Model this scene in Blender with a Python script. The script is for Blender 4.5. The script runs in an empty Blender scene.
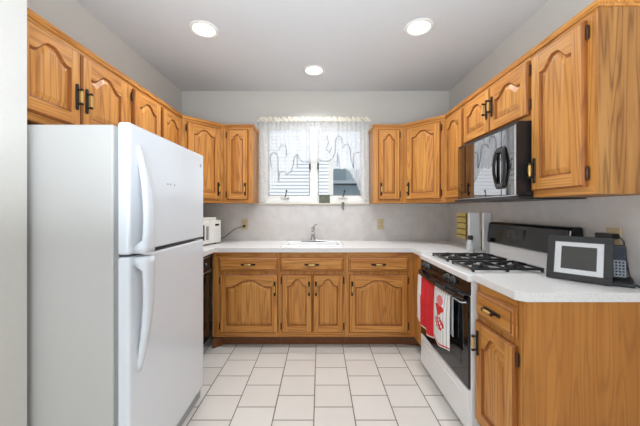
import bpy, bmesh, math, random
from mathutils import Vector, Matrix
random.seed(7)
SC = bpy.context.scene
COL = SC.collection
PI = math.pi
R = math.radians

# ------------------------------------------------------------------ camera
cam_d = bpy.data.cameras.new('camera')
cam = bpy.data.objects.new('camera', cam_d)
COL.objects.link(cam)
cam_d.sensor_width = 36.0
cam_d.lens = 288.0 / 640.0 * 36.0
cam_d.shift_y = -3.5 / 640.0
cam_d.clip_start = 0.05
cam.location = (0, 0, 1.265)
cam.rotation_euler = (R(90), 0, 0)
SC.camera = cam

# ------------------------------------------------------------------ world, lights, exposure
w = bpy.data.worlds.new('sky'); SC.world = w
w.use_nodes = True
bg = w.node_tree.nodes['Background']
bg.inputs[0].default_value = (0.86, 0.93, 1.0, 1)
bg.inputs[1].default_value = 0.6
SC.view_settings.view_transform = 'Standard'
SC.view_settings.look = 'None'
SC.view_settings.gamma = 1.0
SC.view_settings.use_curve_mapping = False
SC.view_settings.exposure = 0.66
CEIL = 2.60

def area_light(name, loc, rot, sx, sy, power, color=(1, 1, 1), shape='RECTANGLE'):
    d = bpy.data.lights.new(name, 'AREA')
    d.shape = shape; d.size = sx
    if shape in ('RECTANGLE', 'ELLIPSE'): d.size_y = sy
    d.energy = power; d.color = color
    o = bpy.data.objects.new(name, d); COL.objects.link(o)
    o.location = loc; o.rotation_euler = rot
    return o
# fill lights at unseen glazed openings added in the rear wall, behind the camera
REAR = -3.2
REAR_FILL_POWER, UP_FILL_POWER = 2.6, 25
ADDED_REAR_WINDOWS = [(-1.75, -0.55), (0.0, 1.1)]
for x0, x1 in ADDED_REAR_WINDOWS:       # added glazed doors: one fill light straight in, one aimed up at the ceiling
    area_light('window_fill', ((x0 + x1) / 2, REAR + 0.03, 1.15), (R(90), 0, 0), x1 - x0 - .06, 2.1, REAR_FILL_POWER, (0.78, 0.89, 1.0))
    area_light('rear_up_fill', ((x0 + x1) / 2, REAR + 0.45, .75), (R(176), 0, 0), x1 - x0 - .06, 1.0, UP_FILL_POWER, (0.78, 0.89, 1.0))
# added upward fill light, bounced off the ceiling over the viewpoint
area_light('ceiling_fill', (-.05, 0.25, 1.30), (R(170), 0, 0), 1.4, .9, 28, (.80, .90, 1.0))
# daylight through the kitchen window
area_light('window_fill', (-0.06, 3.42, 1.81), (R(-90), 0, 0), 1.1, 0.8, 2.6, (0.95, 0.97, 1.0))
sun_d = bpy.data.lights.new('sun', 'SUN'); sun_d.energy = 1.7; sun_d.angle = R(2); sun_d.color = (1, .97, .93)
sun = bpy.data.objects.new('sun', sun_d); COL.objects.link(sun)
sun.rotation_euler = Vector((.75, .42, -.62)).to_track_quat('-Z', 'Y').to_euler()
CAN_POWER = 4.6

# ------------------------------------------------------------------ materials
def srgb(r, g, b):
    f = lambda c: (c / 255) / 12.92 if c / 255 <= 0.04045 else ((c / 255 + 0.055) / 1.055) ** 2.4
    return (f(r), f(g), f(b), 1)

class NT:
    def __init__(s, name):
        s.m = bpy.data.materials.new(name); s.m.use_nodes = True
        s.t = s.m.node_tree; s.n = s.t.nodes; s.b = s.n['Principled BSDF']; s.out = s.n['Material Output']
    def node(s, typ, **kw):
        nd = s.n.new(typ)
        for k, v in kw.items():
            if k.startswith('i_'):
                nd.inputs[k[2:].replace('_', ' ')].default_value = v
            else: setattr(nd, k, v)
        return nd
    def link(s, a, b): s.t.links.new(a, b)
    def math(s, op, a, b=None):
        nd = s.n.new('ShaderNodeMath'); nd.operation = op
        for i, v in enumerate((a, b)):
            if v is None: continue
            if isinstance(v, (int, float)): nd.inputs[i].default_value = v
            else: s.link(v, nd.inputs[i])
        return nd.outputs[0]
    def ramp(s, fac, stops, interp='LINEAR'):
        nd = s.n.new('ShaderNodeValToRGB'); cr = nd.color_ramp; cr.interpolation = interp
        while len(cr.elements) > 1: cr.elements.remove(cr.elements[-1])
        cr.elements[0].position = stops[0][0]; cr.elements[0].color = stops[0][1]
        for p, c in stops[1:]:
            e = cr.elements.new(p); e.color = c
        s.link(fac, nd.inputs[0]); return nd.outputs[0]
    def mix(s, fac, a, b, mode='MIX'):
        nd = s.n.new('ShaderNodeMix'); nd.data_type = 'RGBA'; nd.blend_type = mode
        for i, v in ((0, fac), (6, a), (7, b)):
            if isinstance(v, (int, float, tuple)): nd.inputs[i].default_value = v
            else: s.link(v, nd.inputs[i])
        return nd.outputs[2]
    def bump(s, h, strength=.2, dist=.002):
        nd = s.node('ShaderNodeBump'); nd.inputs['Strength'].default_value = strength; nd.inputs['Distance'].default_value = dist
        s.link(h, nd.inputs['Height']); s.link(nd.outputs[0], s.b.inputs['Normal'])

def plain(name, col, rough=.5, metal=0, spec=.5, noise=.03, scale=40, coat=0, bump=0):
    k = NT(name)
    tc = k.node('ShaderNodeTexCoord')
    nz = k.node('ShaderNodeTexNoise'); nz.inputs['Scale'].default_value = scale; nz.inputs['Detail'].default_value = 3
    k.link(tc.outputs['Object'], nz.inputs['Vector'])
    lo = tuple(max(0, c * (1 - noise)) for c in col[:3]) + (1,)
    hi = tuple(min(1, c * (1 + noise)) for c in col[:3]) + (1,)
    c = k.ramp(nz.outputs[0], [(.3, lo), (.7, hi)])
    k.link(c, k.b.inputs['Base Color'])
    k.b.inputs['Roughness'].default_value = rough
    k.b.inputs['Metallic'].default_value = metal
    k.b.inputs['Specular IOR Level'].default_value = spec
    k.b.inputs['Coat Weight'].default_value = coat
    if bump: k.bump(nz.outputs[0], bump)
    return k.m

def oak(name, axis, light=(208, 146, 74), mid=(188, 122, 54), dark=(126, 70, 24), contrast=1.15, ringmap=(9, .45), rings=95):
    k = NT(name)
    tc = k.node('ShaderNodeTexCoord'); oi = k.node('ShaderNodeObjectInfo')
    off = k.node('ShaderNodeVectorMath', operation='SCALE'); off.inputs[0].default_value = (13, 7, 19)
    k.link(oi.outputs['Random'], off.inputs['Scale'])
    add = k.node('ShaderNodeVectorMath', operation='ADD')
    k.link(tc.outputs['Object'], add.inputs[0]); k.link(off.outputs[0], add.inputs[1])
    def mapped(s_across, s_along):
        mp = k.node('ShaderNodeMapping')
        sc = [s_across] * 3; sc['XYZ'.index(axis)] = s_along
        mp.inputs['Scale'].default_value = sc
        k.link(add.outputs[0], mp.inputs['Vector']); return mp.outputs[0]
    n1 = k.node('ShaderNodeTexNoise'); n1.inputs['Scale'].default_value = 1; n1.inputs['Detail'].default_value = 5; n1.inputs['Roughness'].default_value = .65
    k.link(mapped(150, 5), n1.inputs['Vector'])           # fine pores
    n2 = k.node('ShaderNodeTexNoise'); n2.inputs['Scale'].default_value = 1; n2.inputs['Detail'].default_value = 1.5
    k.link(mapped(*ringmap), n2.inputs['Vector'])          # cathedral rings
    s = k.math('SINE', k.math('MULTIPLY', n2.outputs[0], rings))
    ring = k.math('POWER', k.math('ADD', k.math('MULTIPLY', s, .5), .5), 3.0)
    n3 = k.node('ShaderNodeTexNoise'); n3.inputs['Scale'].default_value = 1; n3.inputs['Detail'].default_value = 2
    k.link(mapped(22, 1.2), n3.inputs['Vector'])           # broad tone
    L, M, D = srgb(*light), srgb(*mid), srgb(*dark)
    base = k.ramp(n3.outputs[0], [(.33, M), (.67, L)])
    rf = k.math('MULTIPLY', k.math('MULTIPLY', ring, n1.outputs[0]), .80 * contrast)
    c1 = k.mix(rf, base, D)
    pf = k.ramp(n1.outputs[0], [(.56, (0, 0, 0, 1)), (.74, (.5 * contrast, .5 * contrast, .5 * contrast, 1))])
    c2 = k.mix(pf, c1, D)
    k.link(c2, k.b.inputs['Base Color'])
    k.b.inputs['Roughness'].default_value = .46
    k.b.inputs['Specular IOR Level'].default_value = .4
    k.bump(n1.outputs[0], .12, .001)
    return k.m

M = {}
M['oak_v'] = oak('oak_vertical', 'Z')
M['oak_h'] = oak('oak_horizontal', 'X')
M['oak_y'] = oak('oak_depthwise', 'Y')
M['oak_panel'] = oak('oak_end_panel', 'Z', (178, 126, 68), (160, 106, 50), (98, 58, 24), 1.5, (15, .9), 60)
M['oak_base_panel'] = oak('oak_base_end_panel', 'Z', (190, 126, 58), (176, 112, 48), (128, 74, 28), .75, (13, .8), 60)
M['oak_edge'] = oak('oak_routed_edge', 'Z', (160, 94, 36), (142, 80, 28), (104, 54, 16))  # reddish dark edge; also stands in for the shadow gap round doors
M['wall'] = plain('wall_paint', srgb(212, 208, 201), .7, noise=.015, scale=60, bump=.02)
M['ceiling'] = plain('ceiling_paint', srgb(214, 215, 216), .8, noise=.01)
M['white_paint'] = plain('white_trim_paint', srgb(236, 234, 228), .4, noise=.01)
M['cream'] = plain('cream_casing', srgb(226, 216, 196), .5, noise=.02)
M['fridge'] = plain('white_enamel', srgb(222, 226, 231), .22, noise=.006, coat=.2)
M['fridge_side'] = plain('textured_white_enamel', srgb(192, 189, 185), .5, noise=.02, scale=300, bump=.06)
M['gasket'] = plain('grey_gasket', srgb(150, 150, 152), .6)
M['gasket_dark'] = plain('dull_grey_metal', srgb(104, 104, 102), .5, metal=.3)
M['toe'] = plain('dark_toe_board', srgb(112, 66, 30), .5, noise=.15, scale=30)  # assumed dark stain, deepened for the shade in the toe recess
M['grey_plastic'] = plain('grey_plastic', srgb(165, 168, 172), .5)
M['black_gloss'] = plain('black_gloss', srgb(16, 16, 18), .08, noise=.05)
M['smoked'] = plain('smoked_glass', srgb(14, 14, 16), .03, noise=.02)
M['smoked'].node_tree.nodes['Principled BSDF'].inputs['IOR'].default_value = 2.6
M['black'] = plain('black_plastic', srgb(26, 26, 28), .35, noise=.05)
M['black_iron'] = plain('cast_iron', srgb(24, 24, 25), .45, noise=.1, bump=.1)
M['bronze'] = plain('oil_rubbed_bronze', srgb(46, 38, 32), .38, metal=.6, noise=.2)
M['hinge'] = plain('hinge_bronze', srgb(78, 50, 30), .45, metal=.5, noise=.2)
M['brass'] = plain('aged_brass', srgb(206, 168, 98), .28, metal=.4, noise=.05)
M['chrome'] = plain('chrome', srgb(200, 200, 202), .14, metal=1)
M['steel'] = plain('brushed_steel', srgb(190, 192, 196), .3, metal=.9)
M['enamel'] = plain('range_enamel', srgb(236, 234, 232), .2, noise=.006, coat=.3)
M['sink'] = plain('sink_enamel', srgb(236, 236, 234), .2, noise=.006)
M['cream_plastic'] = plain('almond_plastic', srgb(200, 180, 140), .45)
M['white_plastic'] = plain('white_plastic', srgb(228, 226, 218), .4)
M['yellow'] = plain('yellowed_metal', srgb(244, 222, 132), .45, noise=.12)
M['darkline'] = plain('dark_slot', srgb(130, 104, 50), .6)
M['red'] = plain('red_cloth', srgb(206, 32, 40), .85, noise=.1, scale=120)
M['pink'] = plain('pink_print', srgb(226, 120, 124), .85)
M['white_cloth'] = plain('white_cloth', srgb(232, 230, 226), .9, noise=.03, scale=120)
M['grey_stripe'] = plain('grey_stripe', srgb(150, 150, 150), .9)
M['frame_black'] = plain('frame_black', srgb(40, 39, 38), .4, noise=.12, scale=90)
M['mat_white'] = plain('mat_white', srgb(222, 222, 222), .4)
M['screen'] = plain('dark_screen', srgb(70, 68, 64), .15)
M['navy_screen'] = plain('navy_screen', srgb(14, 22, 44), .15)
M['silver_plastic'] = plain('silver_plastic', srgb(130, 134, 142), .35, metal=.2)
M['siding'] = plain('siding_white', srgb(232, 236, 240), .7)
M['ext_grey'] = plain('exterior_grey', srgb(150, 166, 172), .8)
M['ext_light'] = plain('exterior_pale', srgb(196, 204, 208), .8)
M['concrete'] = plain('concrete', srgb(180, 178, 172), .9, noise=.08, scale=6)
M['olive'] = plain('olive_print', srgb(96, 98, 84), .6, noise=.4, scale=60)
M['thread'] = plain('grey_thread', srgb(132, 136, 146), .9)
M['header'] = plain('cream_voile', srgb(236, 228, 212), .9, noise=.03, scale=60)
M['marble'] = plain('white_marble', srgb(240, 239, 237), .3, noise=.03, scale=14)
M['cord'] = plain('grey_cord', srgb(96, 86, 78), .6)
M['green'] = plain('green_print', srgb(120, 120, 60), .6, noise=.2)

def counter_mat():
    k = NT('speckled_laminate')
    tc = k.node('ShaderNodeTexCoord')
    a = k.node('ShaderNodeTexNoise'); a.inputs['Scale'].default_value = 260; a.inputs['Detail'].default_value = 2
    b = k.node('ShaderNodeTexNoise'); b.inputs['Scale'].default_value = 7
    k.link(tc.outputs['Object'], a.inputs['Vector']); k.link(tc.outputs['Object'], b.inputs['Vector'])
    c = k.ramp(a.outputs[0], [(.32, srgb(206, 203, 200)), (.45, srgb(228, 226, 223)), (.7, srgb(232, 230, 228))])
    k.link(k.mix(k.math('MULTIPLY', b.outputs[0], .12), c, srgb(216, 206, 198)), k.b.inputs['Base Color'])
    k.b.inputs['Roughness'].default_value = .28
    return k.m
M['counter'] = counter_mat()

def splash_mat():
    k = NT('mottled_backsplash')
    tc = k.node('ShaderNodeTexCoord')
    a = k.node('ShaderNodeTexNoise'); a.inputs['Scale'].default_value = 11; a.inputs['Detail'].default_value = 6; a.inputs['Roughness'].default_value = .6
    k.link(tc.outputs['Object'], a.inputs['Vector'])
    c = k.ramp(a.outputs[0], [(.3, srgb(200, 192, 187)), (.5, srgb(205, 199, 194)), (.7, srgb(210, 205, 201))])
    k.link(c, k.b.inputs['Base Color']); k.b.inputs['Roughness'].default_value = .35
    return k.m
M['splash'] = splash_mat()

def floor_mat():
    k = NT('cream_tile')
    tc = k.node('ShaderNodeTexCoord'); sp = k.node('ShaderNodeSeparateXYZ'); cb = k.node('ShaderNodeCombineXYZ')
    k.link(tc.outputs['Object'], sp.inputs[0])
    TL, TW = .2297, .2474
    k.link(k.math('ADD', sp.outputs[1], 20 * TL - 2.419 % TL), cb.inputs[0])
    k.link(k.math('ADD', sp.outputs[0], 20 * TW + .037), cb.inputs[1])
    br = k.node('ShaderNodeTexBrick', offset=.5, offset_frequency=2, squash=1)
    br.inputs['Scale'].default_value = 1; br.inputs['Brick Width'].default_value = TL; br.inputs['Row Height'].default_value = TW
    br.inputs['Mortar Size'].default_value = .0034; br.inputs['Mortar Smooth'].default_value = .1; br.inputs['Bias'].default_value = 0
    br.inputs['Color1'].default_value = srgb(220, 215, 208); br.inputs['Color2'].default_value = srgb(215, 209, 201)
    br.inputs['Mortar'].default_value = srgb(92, 80, 70)
    k.link(cb.outputs[0], br.inputs['Vector'])
    nz = k.node('ShaderNodeTexNoise'); nz.inputs['Scale'].default_value = 9; nz.inputs['Detail'].default_value = 5
    k.link(tc.outputs['Object'], nz.inputs['Vector'])
    c = k.mix(k.math('MULTIPLY', nz.outputs[0], .22), br.outputs['Color'], srgb(190, 180, 168))
    k.link(c, k.b.inputs['Base Color'])
    k.b.inputs['Roughness'].default_value = .33
    k.bump(k.math('SUBTRACT', 1.0, br.outputs['Fac']), .5, .002)
    return k.m
M['floor'] = floor_mat()

def emit(name, col, s):
    k = NT(name)
    e = k.node('ShaderNodeEmission'); e.inputs[0].default_value = col; e.inputs[1].default_value = s
    k.link(e.outputs[0], k.out.inputs[0]); return k.m
M['lamp'] = emit('lamp_lens', (1, .97, .9, 1), 6)

def glass_mat():
    k = NT('window_glass')
    tr = k.node('ShaderNodeBsdfTransparent'); gl = k.node('ShaderNodeBsdfGlossy'); gl.inputs['Roughness'].default_value = .02
    fr = k.node('ShaderNodeFresnel'); fr.inputs[0].default_value = 1.3
    mx = k.node('ShaderNodeMixShader')
    k.link(fr.outputs[0], mx.inputs[0]); k.link(tr.outputs[0], mx.inputs[1]); k.link(gl.outputs[0], mx.inputs[2])
    k.link(mx.outputs[0], k.out.inputs[0]); return k.m
M['glass'] = glass_mat()
def clear_plastic():
    k = NT('clear_plastic')
    tr = k.node('ShaderNodeBsdfTransparent'); tr.inputs[0].default_value = (.9, .92, .93, 1)
    mx = k.node('ShaderNodeMixShader'); mx.inputs[0].default_value = .5
    k.b.inputs['Base Color'].default_value = srgb(235, 236, 236); k.b.inputs['Roughness'].default_value = .1
    k.link(tr.outputs[0], mx.inputs[1]); k.link(k.b.outputs[0], mx.inputs[2]); k.link(mx.outputs[0], k.out.inputs[0]); return k.m
M['clear'] = clear_plastic()

def lace_mat():
    k = NT('sheer_lace')
    tc = k.node('ShaderNodeTexCoord')
    nz = k.node('ShaderNodeTexNoise'); nz.inputs['Scale'].default_value = 9; nz.inputs['Detail'].default_value = 3
    k.link(tc.outputs['Object'], nz.inputs['Vector'])
    mixv = k.node('ShaderNodeMix'); mixv.data_type = 'VECTOR'; mixv.inputs[0].default_value = .12
    k.link(tc.outputs['Object'], mixv.inputs[4]); k.link(nz.outputs['Color'], mixv.inputs[5])
    vo = k.node('ShaderNodeTexVoronoi', feature='DISTANCE_TO_EDGE'); vo.inputs['Scale'].default_value = 13
    k.link(mixv.outputs[1], vo.inputs['Vector'])
    vo2 = k.node('ShaderNodeTexVoronoi', feature='F1'); vo2.inputs['Scale'].default_value = 60
    k.link(tc.outputs['Object'], vo2.inputs['Vector'])
    line = k.ramp(vo.outputs['Distance'], [(.0, (1, 1, 1, 1)), (.045, (0, 0, 0, 1))])
    dots = k.ramp(vo2.outputs['Distance'], [(.25, (1, 1, 1, 1)), (.5, (0, 0, 0, 1))])
    zone = k.ramp(nz.outputs[0], [(.42, (0, 0, 0, 1)), (.58, (1, 1, 1, 1))])
    op = k.math('ADD', .44, k.math('MULTIPLY', k.math('MULTIPLY', dots, zone), .10))
    op = k.math('MINIMUM', k.math('ADD', op, k.math('MULTIPLY', line, .3)), .95)
    col = k.mix(k.math('MULTIPLY', line, .6), srgb(240, 240, 240), srgb(172, 176, 182))
    df = k.node('ShaderNodeBsdfDiffuse'); tl = k.node('ShaderNodeBsdfTranslucent'); tr = k.node('ShaderNodeBsdfTransparent')
    k.link(col, df.inputs[0]); k.link(col, tl.inputs[0])
    m1 = k.node('ShaderNodeMixShader'); m1.inputs[0].default_value = .45
    k.link(df.outputs[0], m1.inputs[1]); k.link(tl.outputs[0], m1.inputs[2])
    m2 = k.node('ShaderNodeMixShader'); k.link(op, m2.inputs[0]); k.link(tr.outputs[0], m2.inputs[1]); k.link(m1.outputs[0], m2.inputs[2])
    k.link(m2.outputs[0], k.out.inputs[0]); return k.m
M['lace'] = lace_mat()

# ------------------------------------------------------------------ mesh helpers
class MB:
    def __init__(s): s.v = []; s.f = []; s.m = []; s.s = []
    def add(s, verts, faces, mat=0, smooth=False):
        n = len(s.v); s.v += [tuple(v) for v in verts]
        for f in faces:
            s.f.append([i + n for i in f]); s.m.append(mat); s.s.append(smooth)
        return s
    def box(s, x0, x1, y0, y1, z0, z1, mat=0):
        V = [(x0, y0, z0), (x1, y0, z0), (x1, y1, z0), (x0, y1, z0), (x0, y0, z1), (x1, y0, z1), (x1, y1, z1), (x0, y1, z1)]
        s.add(V, [(0, 3, 2, 1), (4, 5, 6, 7), (0, 1, 5, 4), (1, 2, 6, 5), (2, 3, 7, 6), (3, 0, 4, 7)], mat); return s
    def prism(s, pts, z0, z1, mat=0):       # pts = xy polygon, counter-clockwise
        n = len(pts)
        V = [(x, y, z0) for x, y in pts] + [(x, y, z1) for x, y in pts]
        F = [tuple(range(n - 1, -1, -1)), tuple(range(n, 2 * n))] + [(i, (i + 1) % n, n + (i + 1) % n, n + i) for i in range(n)]
        s.add(V, F, mat); return s
    def extrude_x(s, prof, x0, x1, mat=0):  # prof = (y,z) polygon
        n = len(prof)
        V = [(x0, y, z) for y, z in prof] + [(x1, y, z) for y, z in prof]
        F = [tuple(range(n)), tuple(range(2 * n - 1, n - 1, -1))] + [(i, n + i, n + (i + 1) % n, (i + 1) % n) for i in range(n)]
        s.add(V, F, mat); return s
    def tube(s, path, r, mat=0, seg=8, cap=True):
        P = [Vector(p) for p in path]; n = len(P); V = []; F = []
        rr = r if isinstance(r, (list, tuple)) else [r] * n
        up = None
        for i, p in enumerate(P):
            t = (P[min(i + 1, n - 1)] - P[max(i - 1, 0)]).normalized()
            if up is None: up = Vector((0, 0, 1)) if abs(t.z) < .9 else Vector((1, 0, 0))
            a = t.cross(up).normalized(); b = a.cross(t).normalized(); up = b
            for j in range(seg):
                q = 2 * PI * j / seg
                V.append(p + (a * math.cos(q) + b * math.sin(q)) * rr[i])
        for i in range(n - 1):
            for j in range(seg):
                F.append((i * seg + j, i * seg + (j + 1) % seg, (i + 1) * seg + (j + 1) % seg, (i + 1) * seg + j))
        s.add(V, F, mat, True)
        if cap:
            s.add([V[j] for j in range(seg)], [tuple(range(seg - 1, -1, -1))], mat)
            s.add([V[(n - 1) * seg + j] for j in range(seg)], [tuple(range(seg))], mat)
        return s
    def lathe(s, prof, c=(0, 0, 0), axis='Z', mat=0, seg=24):   # prof = (r, h)
        V = []; F = []; n = len(prof)
        for r, h in prof:
            for j in range(seg):
                q = 2 * PI * j / seg; a, b = r * math.cos(q), r * math.sin(q)
                p = {'Z': (a, b, h), 'X': (h, a, b), 'Y': (b, h, a)}[axis]
                V.append((p[0] + c[0], p[1] + c[1], p[2] + c[2]))
        for i in range(n - 1):
            for j in range(seg):
                F.append((i * seg + j, i * seg + (j + 1) % seg, (i + 1) * seg + (j + 1) % seg, (i + 1) * seg + j))
        s.add(V, F, mat, True); return s
    def mesh(s, name, mats):
        me = bpy.data.meshes.new(name); me.from_pydata(s.v, [], s.f)
        for m in mats: me.materials.append(m)
        me.polygons.foreach_set('material_index', s.m); me.polygons.foreach_set('use_smooth', s.s)
        bm = bmesh.new(); bm.from_mesh(me); bmesh.ops.recalc_face_normals(bm, faces=bm.faces); bm.to_mesh(me); bm.free()
        me.update(); return me
    def build(s, name, mats, parent=None, loc=(0, 0, 0), rz=0, bevel=0, seg=2):
        if not isinstance(mats, (list, tuple)): mats = [mats]
        return link(name, s.mesh(name, mats), parent, loc, rz, bevel, seg)

def link(name, me, parent=None, loc=(0, 0, 0), rz=0, bevel=0, seg=2):
    o = bpy.data.objects.new(name, me); COL.objects.link(o)
    o.location = loc; o.rotation_euler = (0, 0, rz)
    if parent: o.parent = parent
    if bevel:
        md = o.modifiers.new('bevel', 'BEVEL'); md.width = bevel; md.segments = seg; md.limit_method = 'ANGLE'; md.angle_limit = R(40)
    return o
def tag(o, label, cat, group=None):
    o['label'] = label; o['category'] = cat
    if group: o['group'] = group
    return o
def thing(name, label, cat, loc=(0, 0, 0), rz=0, group=None):
    o = bpy.data.objects.new(name, None); COL.objects.link(o); o.empty_display_size = .1
    o.location = loc; o.rotation_euler = (0, 0, rz)
    return tag(o, label, cat, group)
def struct(name, mb, mats, **k):
    o = mb.build(name, mats, **k); o['kind'] = 'structure'; return o

# ------------------------------------------------------------------ room shell
XL, XR, YB = -1.56, 1.456, 3.244
FL = -2.7                                         # left wall of the space behind the camera
struct('floor', MB().box(FL, XR + .1, REAR - .1, YB + .1, -.1, 0), M['floor'])
struct('ceiling', MB().box(FL - .1, XR + .1, REAR - .1, YB + .12, CEIL, CEIL + .1), M['ceiling'])
WX0, WX1, WZ0, WZ1 = -.70, .575, 1.335, 2.27      # kitchen window opening
b = MB()
b.box(XL - .1, WX0, YB, YB + .12, 0, CEIL); b.box(WX1, XR + .1, YB, YB + .12, 0, CEIL)
b.box(WX0, WX1, YB, YB + .12, 0, WZ0); b.box(WX0, WX1, YB, YB + .12, WZ1, CEIL)
struct('wall_back', b, M['wall'])
struct('wall_left', MB().box(XL - .1, XL, 1.16, YB, 0, CEIL), M['wall'])
struct('wall_near_left', MB().box(FL, -1.18, 1.03, 1.16, 0, CEIL), M['wall'])
struct('wall_far_left', MB().box(FL - .1, FL, REAR, 1.16, 0, CEIL), M['wall'])
struct('wall_right', MB().box(XR, XR + .1, REAR, YB, 0, CEIL), M['wall'])
b = MB(); xs = [FL - .1] + [v for p in ADDED_REAR_WINDOWS for v in p] + [XR + .1]
for i in range(0, len(xs), 2): b.box(xs[i], xs[i + 1], REAR - .12, REAR, 0, CEIL)
for x0, x1 in ADDED_REAR_WINDOWS:
    b.box(x0, x1, REAR - .12, REAR, 0, .05); b.box(x0, x1, REAR - .12, REAR, 2.25, CEIL)
struct('wall_rear', b, M['wall'])

def wstruct(name):
    o = bpy.data.objects.new(name, None); COL.objects.link(o); o['kind'] = 'structure'; return o
for i, (x0, x1) in enumerate(ADDED_REAR_WINDOWS):
    wn = wstruct('window_%d' % (i + 2)); b = MB()  # glazed doors out of view, put in to carry the rear fill
    for a0, a1 in ((x0, x0 + .05), (x1 - .05, x1), ((x0 + x1) / 2 - .03, (x0 + x1) / 2 + .03)): b.box(a0, a1, REAR - .1, REAR - .02, .05, 2.25)
    for z0, z1 in ((.05, .1), (2.2, 2.25)): b.box(x0, x1, REAR - .098, REAR - .022, z0, z1)
    b.build('window_frame', M['white_paint'], wn)

# backsplash panels
SZ = 1.312
b = MB().box(XL, XR, YB - .005, YB, .90, SZ); struct('trim_1', b, M['splash'])
b = MB().box(XR - .005, XR, 1.0, YB - .005, .90, 1.335); struct('trim_2', b, M['splash'])
b = MB().box(XL, XL + .005, 1.95, YB - .005, .90, 1.335); struct('trim_3', b, M['splash'])

# kitchen window
win = wstruct('window_1')
b = MB(); b.box(WX0, WX0 + .05, YB + .01, YB + .1, WZ0, WZ1); b.box(WX1 - .05, WX1, YB + .01, YB + .1, WZ0, WZ1)
b.box(WX0 + .05, WX1 - .05, YB + .01, YB + .1, WZ0, WZ0 + .04); b.box(WX0 + .05, WX1 - .05, YB + .01, YB + .1, WZ1 - .04, WZ1)
b.box(-.105, -.031, YB + .015, YB + .1, WZ0 + .04, WZ1 - .04)
b.build('window_frame', M['white_paint'], win, bevel=.003)
for (gx0, gx1, fx0, fx1) in ((-.5856, -.115, -.65, -.105), (-.022, .471, -.031, .525)):
    z0, z1, f0, f1 = 1.4215, 2.174, WZ0 + .04, WZ1 - .04
    s = MB(); s.box(fx0, gx0, YB + .03, YB + .07, f0, f1); s.box(gx1, fx1, YB + .03, YB + .07, f0, f1)
    s.box(gx0, gx1, YB + .03, YB + .07, f0, z0); s.box(gx0, gx1, YB + .03, YB + .07, z1, f1)
    sash = s.build('sash', M['white_paint'], win)
    g = MB(); t = .009
    g.box(gx0, gx0 + t, YB + .028, YB + .06, z0, z1); g.box(gx1 - t, gx1, YB + .028, YB + .06, z0, z1)
    g.box(gx0 + t, gx1 - t, YB + .028, YB + .06, z0, z0 + t); g.box(gx0 + t, gx1 - t, YB + .028, YB + .06, z1 - t, z1)
    g.build('gasket', M['gasket'], sash)
    MB().box(gx0 + .002, gx1 - .002, YB + .045, YB + .05, z0 + .002, z1 - .002).build('pane', M['glass'], sash)
    lx = gx1 if gx0 < -.3 else gx0
    MB().box(lx - .009, lx + .009, YB + .005, YB + .03, 1.72, 1.815).tube([(lx, YB + .01, 1.80), (lx, YB - .005, 1.74)], .006).build('lock_lever', M['black'], sash)
    cx = (gx0 + gx1) / 2 - (.045 if gx0 < -.3 else -.03)
    MB().box(cx - .05, cx + .05, YB - .002, YB + .03, 1.392, 1.414).build('crank_housing', M['white_plastic'], sash, bevel=.004)
    MB().tube([(cx, YB - .006, 1.404), (cx + .012, YB - .02, 1.43), (cx + .02, YB - .02, 1.47)], .0055).lathe([(0, -.012), (.009, -.008), (.009, .008), (0, .012)], (cx + .02, YB - .02, 1.475)).build('crank_handle', M['bronze'], sash)
b = MB(); b.box(WX0 - .055, WX0, YB - .018, YB, WZ0 - .025, 2.2); b.box(WX1, WX1 + .04, YB - .018, YB, WZ0 - .025, 2.2)
b.build('casing', M['cream'], win, bevel=.003)
MB().box(WX0, WX1, YB - .02, YB + .012, WZ0 - .012, WZ0 + .0).build('window_stool', M['cream'], win, bevel=.003)

# ------------------------------------------------------------------ outside
struct('ground', MB().box(-14, 14, YB + .15, 26, -.62, -.6), M['concrete'])
hs = thing('neighbor_house', 'white clapboard house side seen through the window', 'house', (0, 7.0, -.6))
b = MB(); sp = .085; z = 0
while z < 6:
    b.add([(-6, 0.0, z), (.29, 0.0, z), (.29, .03, z + sp), (-6, .03, z + sp)], [(0, 1, 2, 3)])
    b.add([(-6, 0.0, z), (.29, 0.0, z), (.29, .03, z), (-6, .03, z)], [(3, 2, 1, 0)]); z += sp
b.box(-6, .29, .031, 4, 0, 6); b.build('siding', M['siding'], hs)
MB().box(.20, .32, -.03, .1, 0, 6).build('corner_board', M['white_paint'], hs)
sh = thing('garage', 'grey garage with a pale sloping roof seen at right in the window', 'garage', (1.3, 10.5, -.6))
b = MB(); z = 0
while z < 2.75: b.box(-.90, 4, 0 + (.0 if int(z / .25) % 2 else .02), 3, z, z + .25); z += .25
b.build('wall', M['ext_grey'], sh)
MB().box(-1.0, 4.2, -.3, 3.2, 2.8, 2.9).build('eave', M['ext_light'], sh)
MB().box(-.80, -.36, -.1, 2.8, 2.9, 3.34).build('dormer', M['ext_grey'], sh)
MB().box(-.35, 4.0, .1, 2.8, 2.9, 3.34).build('upper_wall', M['ext_light'], sh)
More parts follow.
